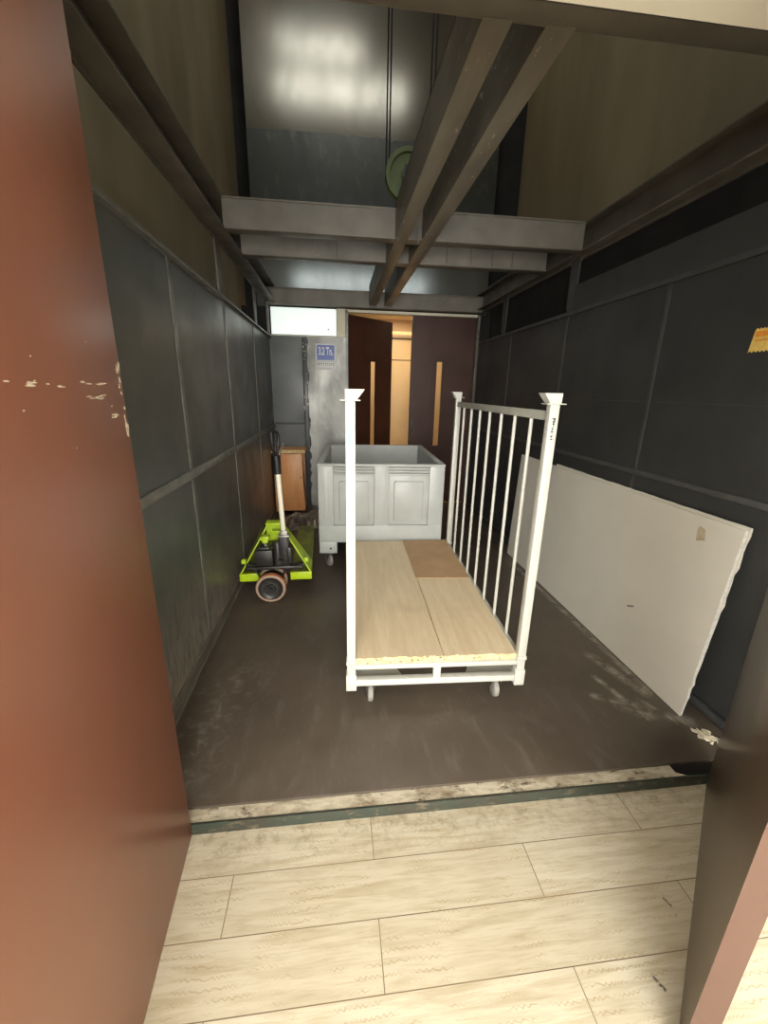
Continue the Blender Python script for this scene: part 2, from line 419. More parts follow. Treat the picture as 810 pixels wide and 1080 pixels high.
# ------------------------------------------------------------------ lift shaft (setting)
struct('wall_shaft_left', B(-1.14, -1.10, 1.10, 5.8, -.6, 8.6), M_shaft)
struct('wall_shaft_right', B(2.32, 2.36, 1.10, 5.8, -.6, 8.6), M_shaft)
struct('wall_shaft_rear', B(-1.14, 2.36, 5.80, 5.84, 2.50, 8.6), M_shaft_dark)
bs = struct('wall_shaft_back', B(-.93, 1.94, 5.60, 5.61, 4.22, 8.6), M_sheet, 'shiny sheet metal lining at the back of the lift shaft')
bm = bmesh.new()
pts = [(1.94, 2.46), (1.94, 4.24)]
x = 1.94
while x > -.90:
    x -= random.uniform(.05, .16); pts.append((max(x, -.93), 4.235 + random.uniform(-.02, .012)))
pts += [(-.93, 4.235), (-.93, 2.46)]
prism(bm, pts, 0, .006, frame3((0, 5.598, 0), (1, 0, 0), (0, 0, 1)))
obj('highlight_sheet', B(-.925, 1.935, 5.588, 5.597, 2.46, 3.05), M_sheet, bs, label='brighter strip at the foot in place of a reflected highlight')  # added strip of brighter metal, carries the highlight seen along the foot
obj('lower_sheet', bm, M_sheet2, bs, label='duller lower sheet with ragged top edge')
struct('ceiling_shaft', B(-1.14, 2.36, 1.09, 5.84, 8.6, 8.65), M_shaft)
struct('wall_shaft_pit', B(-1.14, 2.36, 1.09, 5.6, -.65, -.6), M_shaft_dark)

# ------------------------------------------------------------------ roof frame: crossed steel channels (one bolted frame)
rf = thing('roof_frame', 'open roof frame of crossed grey steel channels over the lift car', 'roof frame', (0.5, 3.3, 2.48))
def rpart(name, bm, m):
    bmesh.ops.translate(bm, vec=(-.5, -3.3, -2.48), verts=bm.verts)
    return obj(name, bm, m, rf)
ZB, ZT = 2.48, 2.66
for yy, z0, z1, xa, xb in ((3.12, ZB, ZT, -.70, 1.75), (3.65, ZB, ZT, -.70, 1.75), (5.35, 2.45, 2.63, -.78, 1.81)):
    bm = bmesh.new()
    bx(bm, xa, xb, yy, yy + .010, z0 + .012, z1 - .01)            # web
    bx(bm, xa, xb, yy - .012, yy + .085, z0, z0 + .010, .002)      # lower flange
    bx(bm, xa, xb, yy - .006, yy + .085, z1 - .012, z1, .002)      # upper flange
    rpart('cross_beam', bm, M_steel)
for x0, fl, m in ((.41, .086, M_steel_worn), (.592, .086, M_steel_worn)):
    bm = bmesh.new()
    bx(bm, x0, x0 + .010, 1.40, 5.345, ZB + .006, ZT + .03)
    bx(bm, x0, x0 + fl, 1.40, 5.345, ZB - .004, ZB + .008, .002)
    bx(bm, x0, x0 + fl, 1.40, 5.345, ZT + .02, ZT + .032, .002)
    rpart('lengthwise_beam', bm, m)
for s in (-1, 1):
    bm = bmesh.new()
    if s < 0: a, b, w0, w1 = -.79, -.69, -.80, -.79
    else: a, b, w0, w1 = 1.745, 1.82, 1.82, 1.83
    bx(bm, w0, w1, 1.33, 5.45, ZB - .02, ZT)
    bx(bm, a, b, 1.33, 5.45, ZB, ZB + .010, .002); bx(bm, a, b, 1.33, 5.45, ZT - .010, ZT, .002)
    rpart('side_rail', bm, M_steel_dark)
    for yy in (3.30, 4.63):
        bm = bmesh.new()
        xx = -.800 if s < 0 else 1.812
        prism(bm, [(yy - .065, 2.485), (yy + .055, 2.485), (yy + .045, 2.15), (yy + .03, 2.125), (yy - .035, 2.125), (yy - .05, 2.16)], 0, .012, frame3((xx, 0, 0), (0, 1, 0), (0, 0, 1)))
        rpart('hanger_bracket', bm, M_steel_dark if s < 0 else M_trimR)
bm = bmesh.new(); bx(bm, -.80, 1.83, 1.338, 1.352, ZB, ZT + .06); bx(bm, -.80, 1.83, 1.338, 1.412, ZB - .002, ZB + .010, .002); bx(bm, -.80, 1.83, 1.338, 1.412, ZT + .05, ZT + .06, .002)
rpart('front_header', bm, M_steel)
bm = bmesh.new(); lathe(bm, [(0, 2.42), (.006, 2.425), (.008, 2.46), (.006, 2.53), (0, 2.53)], 'Z', (.545, 2.98, 0), 10); rpart('hanging_bolt', bm, M_zinc)
for xx in (.02, .9, 1.1, 1.28, 1.45):
    bm = bmesh.new(); bx(bm, xx, xx + .008, 3.642, 3.65, ZB + .02, ZT - .03); rpart('stiffener_plate', bm, M_steel_dark)

# pulley and its cables above the frame
PX, PY, PZ, PR = .535, 3.42, 2.97, .165
pl = thing('pulley', 'round dusty green pulley above the roof beams, carrying the black lift cables', 'pulley', (PX, PY, ZT + .032))
def loc(bm, o): bmesh.ops.translate(bm, vec=-o.location, verts=bm.verts); return bm
bm = bmesh.new(); lathe(bm, [(.03, -.03), (.05, -.03), (.055, -.012), (PR - .035, -.012), (PR - .03, -.03), (PR, -.03), (PR - .012, -.012), (PR - .014, 0), (PR - .012, .012), (PR, .03), (PR - .03, .03), (PR - .035, .012), (.055, .012), (.05, .03), (.03, .03), (.03, -.03)], 'Y', (PX, PY, PZ), 48)
obj('sheave', loc(bm, pl), M_green, pl)
bm = bmesh.new(); lathe(bm, [(0, -.085), (.022, -.085), (.022, .085), (0, .085)], 'Y', (PX, PY, PZ), 16); obj('axle', loc(bm, pl), M_black, pl)
for s in (-1, 1):
    bm = bmesh.new(); y0 = PY + s * .06
    prism(bm, [(PX - .09, ZT + .032), (PX + .09, ZT + .032), (PX + .035, PZ + .04), (PX - .035, PZ + .04)], -.005, .005, frame3((0, y0, 0), (1, 0, 0), (0, 0, 1)))
    obj('bearing_plate', loc(bm, pl), M_black, pl)
cab_l = ['leftmost of the four thin black lift cables rising beside the pulley', 'second from the left of the four thin black lift cables', 'third from the left of the four thin black lift cables', 'rightmost of the four thin black lift cables, beside the dark beam']
for i, (xx, yy) in enumerate(((PX - PR + .004, PY - .010), (PX - PR + .028, PY + .012), (PX + PR - .026, PY + .012), (PX + PR - .002, PY - .010))):
    bm = bmesh.new()
    tube(bm, [(xx, yy, PZ - .05), (xx, yy, 5), (xx, yy, 8.6)], .0055, 8)
    obj('lift_cable', bm, M_grip, label=cab_l[i], category='cable', group='lift cables over the pulley')

# ------------------------------------------------------------------ far doorway: two dark brown leaves and the lit hall behind
def slot_leaf(name, label, W, H, s0, s1, z0, z1, o, rz):
    t = thing(name, label, 'door', o, rz, kind='structure')
    bm = bmesh.new(); T = .04
    bx(bm, 0, s0, 0, T, .02, H); bx(bm, s1, W, 0, T, .02, H); bx(bm, s0, s1, 0, T, .02, z0); bx(bm, s0, s1, 0, T, z1, H)
    obj('door_leaf', bm, M_darkbrown, t)
    obj('vision_glass', B(s0, s1, .017, .023, z0, z1), M_glass, t)
    bm = bmesh.new()
    for a in (s0, s1 - .006): bx(bm, a, a + .006, -.003, T + .003, z0, z1)
    bx(bm, s0, s1, -.003, T + .003, z0, z0 + .006); bx(bm, s0, s1, -.003, T + .003, z1 - .006, z1)
    obj('glazing_bead', bm, M_darkbrown, t)
    return t
slot_leaf('door_3', 'far dark brown door leaf on the left, standing ajar', .80, 2.39, .385, .515, .76, 1.88, (.165, 5.44, 0), math.radians(40))
d4 = slot_leaf('door_4', 'far dark brown door leaf on the right, closed, with a lit slot window', .812, 2.40, .330, .420, .80, 1.885, (.96, 5.44, 0), 0)
obj('door_handle', B(.02, .045, -.035, 0, .98, 1.14, .006), M_black, d4)

struct('floor_far_hall', B(-1.2, 3.2, 5.50, 8.2, -.05, -.002), M_tan)
wfh = struct('wall_far_hall', B(-1.2, 3.2, 7.2, 7.24, 0, 2.62), M_tan)
obj('panel_joint', B(-1.2, 3.2, 7.194, 7.2, 2.0, 2.012), M_darkbrown, wfh)
obj('top_molding', B(-1.2, 3.2, 7.185, 7.2, 2.325, 2.355), M_darkbrown, wfh)
struct('wall_far_hall_left', B(-1.24, -1.2, 5.84, 7.24, 0, 2.62), M_tan)
struct('wall_far_hall_right', B(3.2, 3.24, 5.84, 7.24, 0, 2.62), M_tan)
struct('ceiling_far_hall', B(-1.2, 3.2, 5.85, 7.24, 2.62, 2.66), M_cream)
lf = thing('strip_lamp', 'warm strip lamp high on the cream wall beyond the far doors', 'lamp', (1.1, 7.15, 2.40))
bm = bmesh.new(); bx(bm, -.5, .5, .02, .05, -.02, .05, .004); obj('lamp_housing', bm, M_cream, lf)
bm = bmesh.new(); tube(bm, [(-.48, 0, .015), (.48, 0, .015)], .014, 12); obj('lamp_tube', bm, M_tubelamp, lf)
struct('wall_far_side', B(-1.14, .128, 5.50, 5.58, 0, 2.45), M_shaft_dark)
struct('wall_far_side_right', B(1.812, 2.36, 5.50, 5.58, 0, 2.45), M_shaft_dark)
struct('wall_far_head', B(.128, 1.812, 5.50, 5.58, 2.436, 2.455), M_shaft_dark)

# lit white panel over the scraped one
lp = thing('light_panel', 'bright white rectangular panel glowing in the upper left corner of the back wall', 'light panel', (-.365, 5.40, 2.13))
bm = bmesh.new(); bx(bm, -.385, .385, 0, .012, .004, .30, .002); obj('diffuser', bm, M_panel_lit, lp)
bm = bmesh.new(); lathe(bm, [(0, -.003), (.009, -.003), (.009, 0), (0, 0)], 'Y', (.287, 0, .075), 14); obj('dark_knot', bm, M_ink, lp)

# capacity sign + label plate under it
sg = thing('capacity_sign', 'small blue and white load sign reading 3.2 Tn. on the scraped metal panel', 'sign', (-.115, 5.388, 1.94))
bm = bmesh.new(); bx(bm, -.122, .122, -.003, 0, -.10, .10, .001); obj('sign_plate', bm, M_sign_white, sg)
bm = bmesh.new(); bx(bm, -.106, .106, -.0042, -.003, -.088, .086); obj('blue_field', bm, M_sign_blue, sg)
bm = bmesh.new(); text_mesh(bm, '3.2 Tn.', .125, Matrix.Translation((0, -.0048, .012)) @ Matrix.Rotation(PI / 2, 4, 'X'), .50, .0035); obj('lettering', bm, M_sign_white, sg)
s2 = thing('label_plate', 'narrow white plate with a line of small dark print below the blue load sign', 'label', (-.115, 5.388, 1.79))
bm = bmesh.new(); bx(bm, -.125, .130, -.003, 0, -.048, .044, .001); obj('plate', bm, M_sign_white, s2)
bm = bmesh.new()
x = -.108
while x < .10:
    w = random.uniform(.010, .017); h = random.uniform(.012, .019)
    bx(bm, x, x + w * .35, -.0036, -.003, .012 - h, .012 + h); bx(bm, x, x + w, -.0036, -.003, .012 + h - .008, .012 + h)
    x += w + .011
bx(bm, -.11, .07, -.0036, -.003, -.03, -.027)
obj('small_print', bm, M_ink, s2)

# ------------------------------------------------------------------ the hall the photo is taken from
ZH = -.06
struct('floor_hall', B(-1.9, 2.9, -3.4, 1.156, -.12, ZH), M_tile, 'cream wood-look tile floor of the hall in front of the lift')
bm = bmesh.new(); bx(bm, -1.1, 2.3, 1.157, 1.163, -.14, -.014, .001)
bx(bm, -1.1, 2.3, 1.160, 1.1665, -.030, -.014, .001)
sill = struct('trim_5', bm, M_sill_edge, 'grimy dark green steel edge of the lift threshold')
bm = bmesh.new()
pts = [(-1.1, 1.1665)]
x = -1.1
pts = [(-1.1, 1.1665), (1.44, 1.1665), (1.41, 1.180), (1.40, 1.186)]
x = 1.40
while x > -1.05:
    pts.append((x, 1.222 + random.uniform(-.006, .010))); x -= random.uniform(.02, .05)
pts.append((-1.1, 1.22))
prism(bm, pts, -.14, -.0155); obj('crumbling_ledge', bm, M_sill_top, sill, label='crumbling cream ledge')
struct('wall_hall_left', B(-1.94, -1.9, -3.4, .80, ZH, 2.8), M_white_wall)
bm = bmesh.new(); bx(bm, -1.94, -.625, .80, 1.09, ZH, 2.8); struct('wall_hall_front_left', bm, M_white_wall)
bm = bmesh.new(); bx(bm, 1.63, 2.9, .80, 1.09, ZH, 2.8); struct('wall_hall_front_right', bm, M_white_wall)
struct('wall_hall_lintel', B(-.625, 1.63, .80, 1.09, 2.30, 2.8), M_cream)
struct('wall_shaft_front', B(-1.14, 2.36, 1.05, 1.09, 2.80, 8.6), M_shaft)
struct('wall_hall_right', B(2.2, 2.9, -3.4, .80, ZH, 2.8), M_white_wall)
struct('wall_hall_back', B(-1.94, 2.9, -3.44, -3.4, ZH, 2.8), M_white_wall)
struct('ceiling_hall', B(-1.94, 2.9, -3.44, 1.05, 2.80, 2.85), M_white_wall)

# red-brown leaf on the left, swung open into the hall
d1 = thing('door_1', 'glossy red brown door leaf open on the left, chipped at its edge', 'door', (-.54, 1.158, ZH), math.radians(-90 + 3.9), kind='structure')
obj('door_leaf', B(0, 1.035, -.045, 0, .004, 2.34, .002), M_redbrown, d1)
bm = bmesh.new()
def chip(u, v, du, dv):
    n = 7; p = [(u + du * math.cos(2 * PI * i / n) * random.uniform(.5, 1.1), v + dv * math.sin(2 * PI * i / n) * random.uniform(.5, 1.1)) for i in range(n)]
    prism(bm, p, 0, .0006, frame3((0, .0002, 0), (1, 0, 0), (0, 0, 1)))
for i in range(22): chip(random.uniform(.004, .02), random.uniform(1.44, 1.62), random.uniform(.001, .006), random.uniform(.003, .012))
for (a, b, zz) in ((.09, .20, 1.565), (.10, .18, 1.535), (.27, .45, 1.56), (.06, .085, 1.49)):
    for i in range(9): chip(random.uniform(a, b), zz + random.uniform(-.004, .004), random.uniform(.006, .018), .0016)
for i in range(8): chip(random.uniform(.02, .5), random.uniform(1.4, 1.7), .003, .002)
obj('scratch_marks', bm, M_chip, d1, kind='stuff', label='pale scratches and chips in the paint')

# right leaf, half open
d2 = thing('door_2', 'brown door leaf half open at the bottom right, its lit edge towards the viewer', 'door', (1.536, 1.164, ZH), math.radians(180 + 42.7), kind='structure')
obj('door_leaf', B(0, .998, 0, .045, .004, 2.34, .002), M_leafshade, d2)
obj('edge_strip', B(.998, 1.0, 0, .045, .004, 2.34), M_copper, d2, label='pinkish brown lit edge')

# ------------------------------------------------------------------ white roll trolley
RZ = math.radians(-2.2)
ct = thing('platform_trolley', 'tall white steel roll trolley with plywood deck and one barred side', 'trolley', (.470, 1.63, 0), RZ)
W2, D = .4345, 1.60   # half outer width, length
PO = .04
def cpart(name, bm, m, parent=None, **k): return obj(name, bm, m, parent or ct, **k)
fr = bmesh.new()
for y0 in (0, D - .035):
    bx(fr, -W2 + .04, W2 - .04, y0, y0 + .035, .228, .252, .003); bx(fr, -W2 + .04, W2 - .04, y0, y0 + .035, .135, .168, .003)
for x0 in (-W2, W2 - .035):
    bx(fr, x0, x0 + .035, .04, D - .04, .228, .252, .003); bx(fr, x0, x0 + .035, .04, D - .04, .135, .168, .003)
bx(fr, -.018, .018, .002, .033, .167, .229, .002); bx(fr, -.018, .018, D - .033, D - .002, .167, .229, .002)
for yy in (.40, .80, 1.20): bx(fr, -W2 + .035, W2 - .035, yy - .02, yy + .02, .215, .25)
for sx in (-1, 1):
    for yy, sy in ((0.03, 1), (D - .03, -1)):
        prism(fr, [(sx * (W2 - .03), yy), (sx * (W2 - .29), yy), (sx * (W2 - .17), yy + sy * .26), (sx * (W2 - .03), yy + sy * .26)], .136, .141)
cpart('base_frame', fr, M_cart)
for sx in (-1, 1):
    for yc in (PO / 2, D - PO / 2):
        bm = bmesh.new(); xc = sx * (W2 - PO / 2)
        bx(bm, xc - .02, xc + .02, yc - .02, yc + .02, .12, 1.462, .004)
        bx(bm, xc - .025, xc + .025, yc - .025, yc + .025, .112, .20, .003)
        bx(bm, xc - .024, xc + .024, yc - .024, yc + .024, .255, .275, .003)
        po = cpart('post', bm, M_cart)
        # stacking cup on the post: flared towards the inside
        bm = bmesh.new(); bx(bm, xc - .040, xc + .040, yc - .030, yc + .030, 1.462, 1.466, .001)
        i_, o_ = -sx, sx
        b0, b1 = xc + i_ * .026, xc + o_ * .020; t0, t1 = xc + i_ * .056, xc + o_ * .020
        q = [[(b0, yc - .026), (b1, yc - .026), (b1, yc + .026), (b0, yc + .026)], [(t0, yc - .030), (t1, yc - .030), (t1, yc + .030), (t0, yc + .030)]]
        lo = [bm.verts.new((x, y, 1.466)) for x, y in q[0]]; hi = [bm.verts.new((x, y, 1.506)) for x, y in q[1]]
        cx = sum(p[0] for p in q[0]) / 4
        lo2 = [bm.verts.new((cx + (x - cx) * .86, yc + (y - yc) * .86, 1.468)) for x, y in q[0]]
        cx2 = sum(p[0] for p in q[1]) / 4
        hi2 = [bm.verts.new((cx2 + (x - cx2) * .90, yc + (y - yc) * .88, 1.506)) for x, y in q[1]]
        for i in range(4):
            j = (i + 1) % 4
            bm.faces.new((lo[i], lo[j], hi[j], hi[i])); bm.faces.new((lo2[j], lo2[i], hi2[i], hi2[j])); bm.faces.new((hi[i], hi[j], hi2[j], hi2[i]))
        bm.faces.new(lo); bm.faces.new(lo2)
        cpart('stacking_cup', bm, M_cart, po)
        if yc < .1 and sx < 0:
            bm = bmesh.new(); bx(bm, xc - .011, xc + .011, -.0008, 0, 1.29, 1.365); bx(bm, xc - .006, xc + .006, -.0012, 0, 1.262, 1.268)
            cpart('sticker', bm, M_sticker, po, label='small pale sticker')
        if yc < .1 and sx > 0:
            bm = bmesh.new()
            for i in range(9):
                zz = 1.32 + i * .010; bx(bm, xc - .004 + random.uniform(-.003, .003), xc + random.uniform(0, .006), -.0008, 0, zz, zz + random.uniform(.004, .009))
            bx(bm, xc - .008, xc + .007, -.0008, 0, 1.405, 1.409); bx(bm, xc + .001, xc + .006, -.0008, 0, 1.392, 1.405)
            cpart('scuff_mark', bm, M_ink, po, kind='stuff', label='dark scuffed writing')
xb = W2 - PO / 2
bm = bmesh.new(); bx(bm, xb - .012, xb + .012, PO, D - PO, 1.396, 1.434, .003); cpart('top_rail', bm, M_cart_rail, label='grey top rail')
for i in range(1, 8):
    y = PO / 2 + i * (D - PO) / 8
    bm = bmesh.new(); tube(bm, [(xb, y, .235), (xb, y, 1.40)], .0085, 12); cpart('side_bar', bm, M_cart)
# deck boards with splintered front edge
def deck(x0, x1, y0, y1, name):
    bm = bmesh.new(); pts = []
    x = x0
    while x < x1 - .004:
        pts.append((x, y0 + random.uniform(-.004, .007))); x += random.uniform(.006, .02)
    pts += [(x1, y0), (x1, y1), (x0, y1)]
    prism(bm, pts, .252, .283, mi=0, mis=1)
    return cpart(name, bm, [M_ply, M_ply_edge])
XD = W2 - .042
deck(-XD, .029, .012, D - .012, 'deck_board'); deck(.033, XD, .014, D - .012, 'deck_board')
for sx in (-1, 1):
    for yc in (.055, D - .10):
        xc = sx * (W2 - .115); bm = bmesh.new()
        bx(bm, xc - .045, xc + .045, yc - .04, yc + .04, .128, .135, .002)
        lathe(bm, [(0, .128), (.026, .128), (.026, .112), (0, .112)], 'Z', (xc, yc, 0), 20)
        for d in (-.021, .021):
            prism(bm, [(-.028, .112), (.028, .112), (.016 + .02, .045), (-.004 + .02, .045)], -.002, .002, frame3((xc + d, yc, 0), (0, 1, 0), (0, 0, 1)))
        ca = cpart('castor', bm, M_zinc)
        bm = bmesh.new(); cy = yc + .015
        lathe(bm, [(0, -.014), (.040, -.016), (.050, -.010), (.0505, 0), (.050, .010), (.040, .016), (0, .014)], 'X', (xc, cy, .0505), 28)
        cpart('castor_wheel', bm, M_rubber, ca)

# cardboard on the deck
cb = thing('cardboard_sheet', 'flat piece of brown cardboard lying on the rear right of the plywood deck', 'cardboard', (.470, 1.63, .283), RZ)
bm = bmesh.new()
N = 14; x0, x1, y0, y1 = .022, XD - .002, .848, D - .016
g = [[None] * (N + 1) for _ in range(N + 1)]
for i in range(N + 1):
    for j in range(N + 1):
        u, v = i / N, j / N
        zz = .002 + .004 * math.exp(-((v - .42) / .05) ** 2) + (.012 * max(0, u - .8) * max(0, v - .4) * 4)
        g[i][j] = bm.verts.new((x0 + (x1 - x0) * u + (-.004 * v), y0 + (y1 - y0) * v + (random.uniform(-.004, .004) if j == 0 else 0) + .012 * (1 - u) * (j == 0), zz))
for i in range(N):
    for j in range(N): bm.faces.new((g[i][j], g[i + 1][j], g[i + 1][j + 1], g[i][j + 1]))
r = bmesh.ops.extrude_face_region(bm, geom=bm.faces[:]); bmesh.ops.translate(bm, vec=(0, 0, .004), verts=[v for v in r['geom'] if isinstance(v, bmesh.types.BMVert)])
obj('sheet', bm, M_card, cb)
del cb['label'], cb['category']; sheet = cb.children[0]
sheet.parent = None; sheet.location = cb.location; sheet.rotation_euler = cb.rotation_euler; sheet.name = 'cardboard_sheet_'
bpy.data.objects.remove(cb); sheet.name = 'cardboard_sheet'
sheet['label'] = 'flat piece of brown cardboard lying on the rear right of the plywood deck'; sheet['category'] = 'cardboard'

# ------------------------------------------------------------------ grey pallet bin on castors
BW, BD = 1.045, 1.25
bn = thing('pallet_bin', 'large light grey plastic pallet bin on castors behind the trolley', 'bin', (.367, 3.27, 0), math.radians(-2.4))
hw = BW / 2
def side_panel(bm, L, M):
    """ribbed panel side of length L; local x along, y depth inwards, z up"""
    T = .035
    st = .125; mid = .06
    a = [(-L / 2 + st, -mid), (mid, L / 2 - st)]
    bx(bm, -L / 2, L / 2, .034, .048, .255, .925, M=M)
    bx(bm, -L / 2, -L / 2 + st, 0, .035, .255, .915, .004, M); bx(bm, L / 2 - st, L / 2, 0, .035, .255, .915, .004, M); bx(bm, -mid, mid, 0, .035, .255, .915, .004, M)
    bx(bm, -L / 2, L / 2, -.001, .035, .255, .405, .004, M)
    for p, q in a:
        for z0 in (.840, .864, .888): bx(bm, p - .002, q + .002, .004, .035, z0, z0 + .013, .003, M)
        bx(bm, p + .045, q - .045, .008, .030, .445, .785, .009, M)
        bx(bm, p, q, .026, .035, .405, .835, .001, M)
    for xx in (-L / 2 + .05, -L / 2 + .085, -.025, .025): bx(bm, xx - .003, xx + .003, -.003, .002, .48, .87, .001, M)
bm = bmesh.new()
for c, ang, L in (((0, 0, 0), 0, BW), ((hw, BD / 2, 0), 90, BD - .004), ((0, BD, 0), 180, BW), ((-hw, BD / 2, 0), 270, BD - .004)):
    side_panel(bm, L, Matrix.Translation(c) @ Matrix.Rotation(math.radians(ang), 4, 'Z'))
bx(bm, -hw + .03, hw - .03, .03, BD - .03, .255, .285)
bd = obj('bin_body', bm, M_bin, bn)
bm = bmesh.new()
for a in ((-hw - .004, hw + .004, -.004, .042), (-hw - .004, hw + .004, BD - .042, BD + .004)): bx(bm, *a, .910, .932, .005)
for a in ((-hw - .004, -hw + .042), (hw - .042, hw + .004)): bx(bm, *a, .03, BD - .03, .910, .932, .005)
obj('rim', bm, M_bin, bn)
for sx in (-1, 1):
    for y0 in (0, BD - .15):
        bm = bmesh.new(); xa, xb_ = sorted((sx * hw, sx * (hw - .15)))
        bx(bm, xa, xb_, y0, y0 + .15, .155, .26, .006)
        lg = obj('leg', bm, M_bin, bn)
        bm = bmesh.new(); yf = y0 - .001 if y0 == 0 else y0 + .151
        lathe(bm, [(0, -.001), (.010, -.001), (.010, .001), (0, .001)], 'Y', ((xa + xb_) / 2 + .02 * 1, yf, .20), 12); obj('bolt_head', bm, M_ink, lg)
        xc, yc = (xa + xb_) / 2 + .012, y0 + .075; bm = bmesh.new()
        bx(bm, xc - .045, xc + .045, yc - .045, yc + .045, .148, .155, .002)
        lathe(bm, [(0, .148), (.028, .148), (.028, .135), (0, .135)], 'Z', (xc, yc, 0), 18)
        dr = Vector((math.cos(2.1), math.sin(2.1), 0)); sd = Vector((-dr.y, dr.x, 0))
        for d in (-.020, .020):
            M = Matrix(((dr.x, 0, sd.x, xc + sd.x * d), (dr.y, 0, sd.y, yc + sd.y * d), (0, 1, 0, 0), (0, 0, 0, 1)))
            prism(bm, [(-.03, .137), (.03, .137), (.038, .05), (.014, .05)], -.002, .002, M)
        ca = obj('castor', bm, M_zinc, bn)
        bm = bmesh.new(); lathe(bm, [(0, -.013), (.044, -.015), (.055, -.010), (.0555, 0), (.055, .010), (.044, .015), (0, .013)], 'X', (0, 0, 0), 28)
        bmesh.ops.transform(bm, matrix=Matrix(((sd.x, dr.x, 0, xc + dr.x * .026), (sd.y, dr.y, 0, yc + dr.y * .026), (0, 0, 1, .0555), (0, 0, 0, 1))), verts=bm.verts)
        obj('castor_wheel', bm, M_rubber, ca)

# ------------------------------------------------------------------ lime hand pallet truck
jk = thing('pallet_truck', 'lime green hand pallet truck with upright handle beside the left wall', 'pallet truck', (-.46, 2.85, 0), math.radians(1.5))
def jp(name, bm, m, parent=None, **k): return obj(name, bm, m, parent or jk, **k)
for s in (-1, 1):
    bm = bmesh.new(); xo = s * .262; xi = s * .105
    xa, xb_ = sorted((xo, xi))
    # fork: folded channel, tapering to the tip
    P = [(xa, .02), (xb_, .02), (xb_, 1.05), (xb_ - .03, 1.15), (xa + .03, 1.15), (xa, 1.05)]
    prism(bm, P, .170, .176)
    for xx in (xa, xb_ - .005): bx(bm, xx, xx + .005, .02, 1.05, .125, .172)
    fk = jp('fork', bm, M_lime_worn)
    bm = bmesh.new(); bx(bm, xa, xb_, .0, .022, .128, .188, .003); jp('heel_plate', bm, M_lime, fk)
    bm = bmesh.new(); lathe(bm, [(0, -.04), (.036, -.04), (.038, -.034), (.038, .034), (.036, .04), (0, .04)], 'X', ((xa + xb_) / 2, 1.0, .0385), 24); jp('load_roller', bm, M_tyre, fk)
    bm = bmesh.new()
    for d in (-.045, .045): bar(bm, ((xa + xb_) / 2 + d, .86, .16), ((xa + xb_) / 2 + d, 1.0, .0385), .006, .03)
    jp('roller_arm', bm, M_black, fk)
    # sloping side plate of the A-frame
    bm = bmesh.new()
    a0 = Vector((s * .258, .008, .185)); a1 = Vector((s * .052, .055, .545)); b0 = Vector((s * .258, .26, .175)); b1 = Vector((s * .052, .14, .545))
    off = Vector((-s * .007, 0, -.004))
    vs = [bm.verts.new(p) for p in (a0, a1, b1, b0)]; v2 = [bm.verts.new(p + off) for p in (a0, a1, b1, b0)]
    bm.faces.new(vs); bm.faces.new(v2)
    for i in range(4): bm.faces.new((vs[i], vs[(i + 1) % 4], v2[(i + 1) % 4], v2[i]))
    ap = jp('side_plate', bm, M_lime)
    bm = bmesh.new(); bx(bm, s * .225 - .016, s * .225 + .016, -.004, .03, .268, .300, .005); jp('lug', bm, M_lime, ap)
bm = bmesh.new(); prism(bm, [(-.075, .40), (.075, .40), (.062, .555), (-.062, .555)], 0, .012, frame3((0, .15, 0), (1, 0, 0), (0, 0, 1)))
bx(bm, -.062, .062, .06, .155, .545, .556, .003); bx(bm, -.02, .05, .05, .10, .49, .50, .002); jp('lift_head', bm, M_lime)
# pump
bm = bmesh.new()
bx(bm, -.135, -.010, -.045, .06, .262, .385, .008); bx(bm, -.11, -.03, -.035, .05, .385, .405, .006)
bx(bm, .035, .105, -.030, .05, .25, .48, .008); bx(bm, .085, .125, -.035, .02, .27, .40, .010)
lathe(bm, [(0, 0), (.034, 0), (.034, .17), (.028, .18), (0, .18)], 'Z', (.02, .02, .25), 20)
lathe(bm, [(0, -.05), (.014, -.05), (.014, 0), (0, 0)], 'Y', (.045, -.025, .305), 14)
jp('pump_body', bm, M_black)
bm = bmesh.new(); lathe(bm, [(0, .40), (.011, .40), (.011, .46), (0, .46)], 'Z', (-.06, .0, 0), 14); pr = jp('piston_rod', bm, M_zinc)
bm = bmesh.new(); bx(bm, -.09, -.03, -.03, .03, .455, .485, .005); bx(bm, -.08, -.04, -.025, .025, .435, .457, .005); jp('piston_cap', bm, M_lime, pr)
bm = bmesh.new()
bx(bm, -.20, .20, -.03, .05, .228, .252, .006)
for xx in (-.17, .17): lathe(bm, [(0, -.04), (.013, -.04), (.013, -.03), (0, -.03)], 'Y', (xx * .82, 0, .24), 12)
bar(bm, (-.11, .02, .235), (-.21, .02, .262), .05, .02); bar(bm, (.11, .02, .235), (.21, .02, .255), .05, .014)
jp('steering_yoke_plate', bm, M_black)
bm = bmesh.new()
for s in (-1, 1): bar(bm, (s * .115 - .03, .0, .235), (s * .05 - .03, .01, .11), .012, .06, (0, 1, 0))
lathe(bm, [(0, -.115), (.014, -.115), (.014, .115), (0, .115)], 'Y', (-.03, 0, .1085), 16)
jp('steering_fork', bm, M_black)
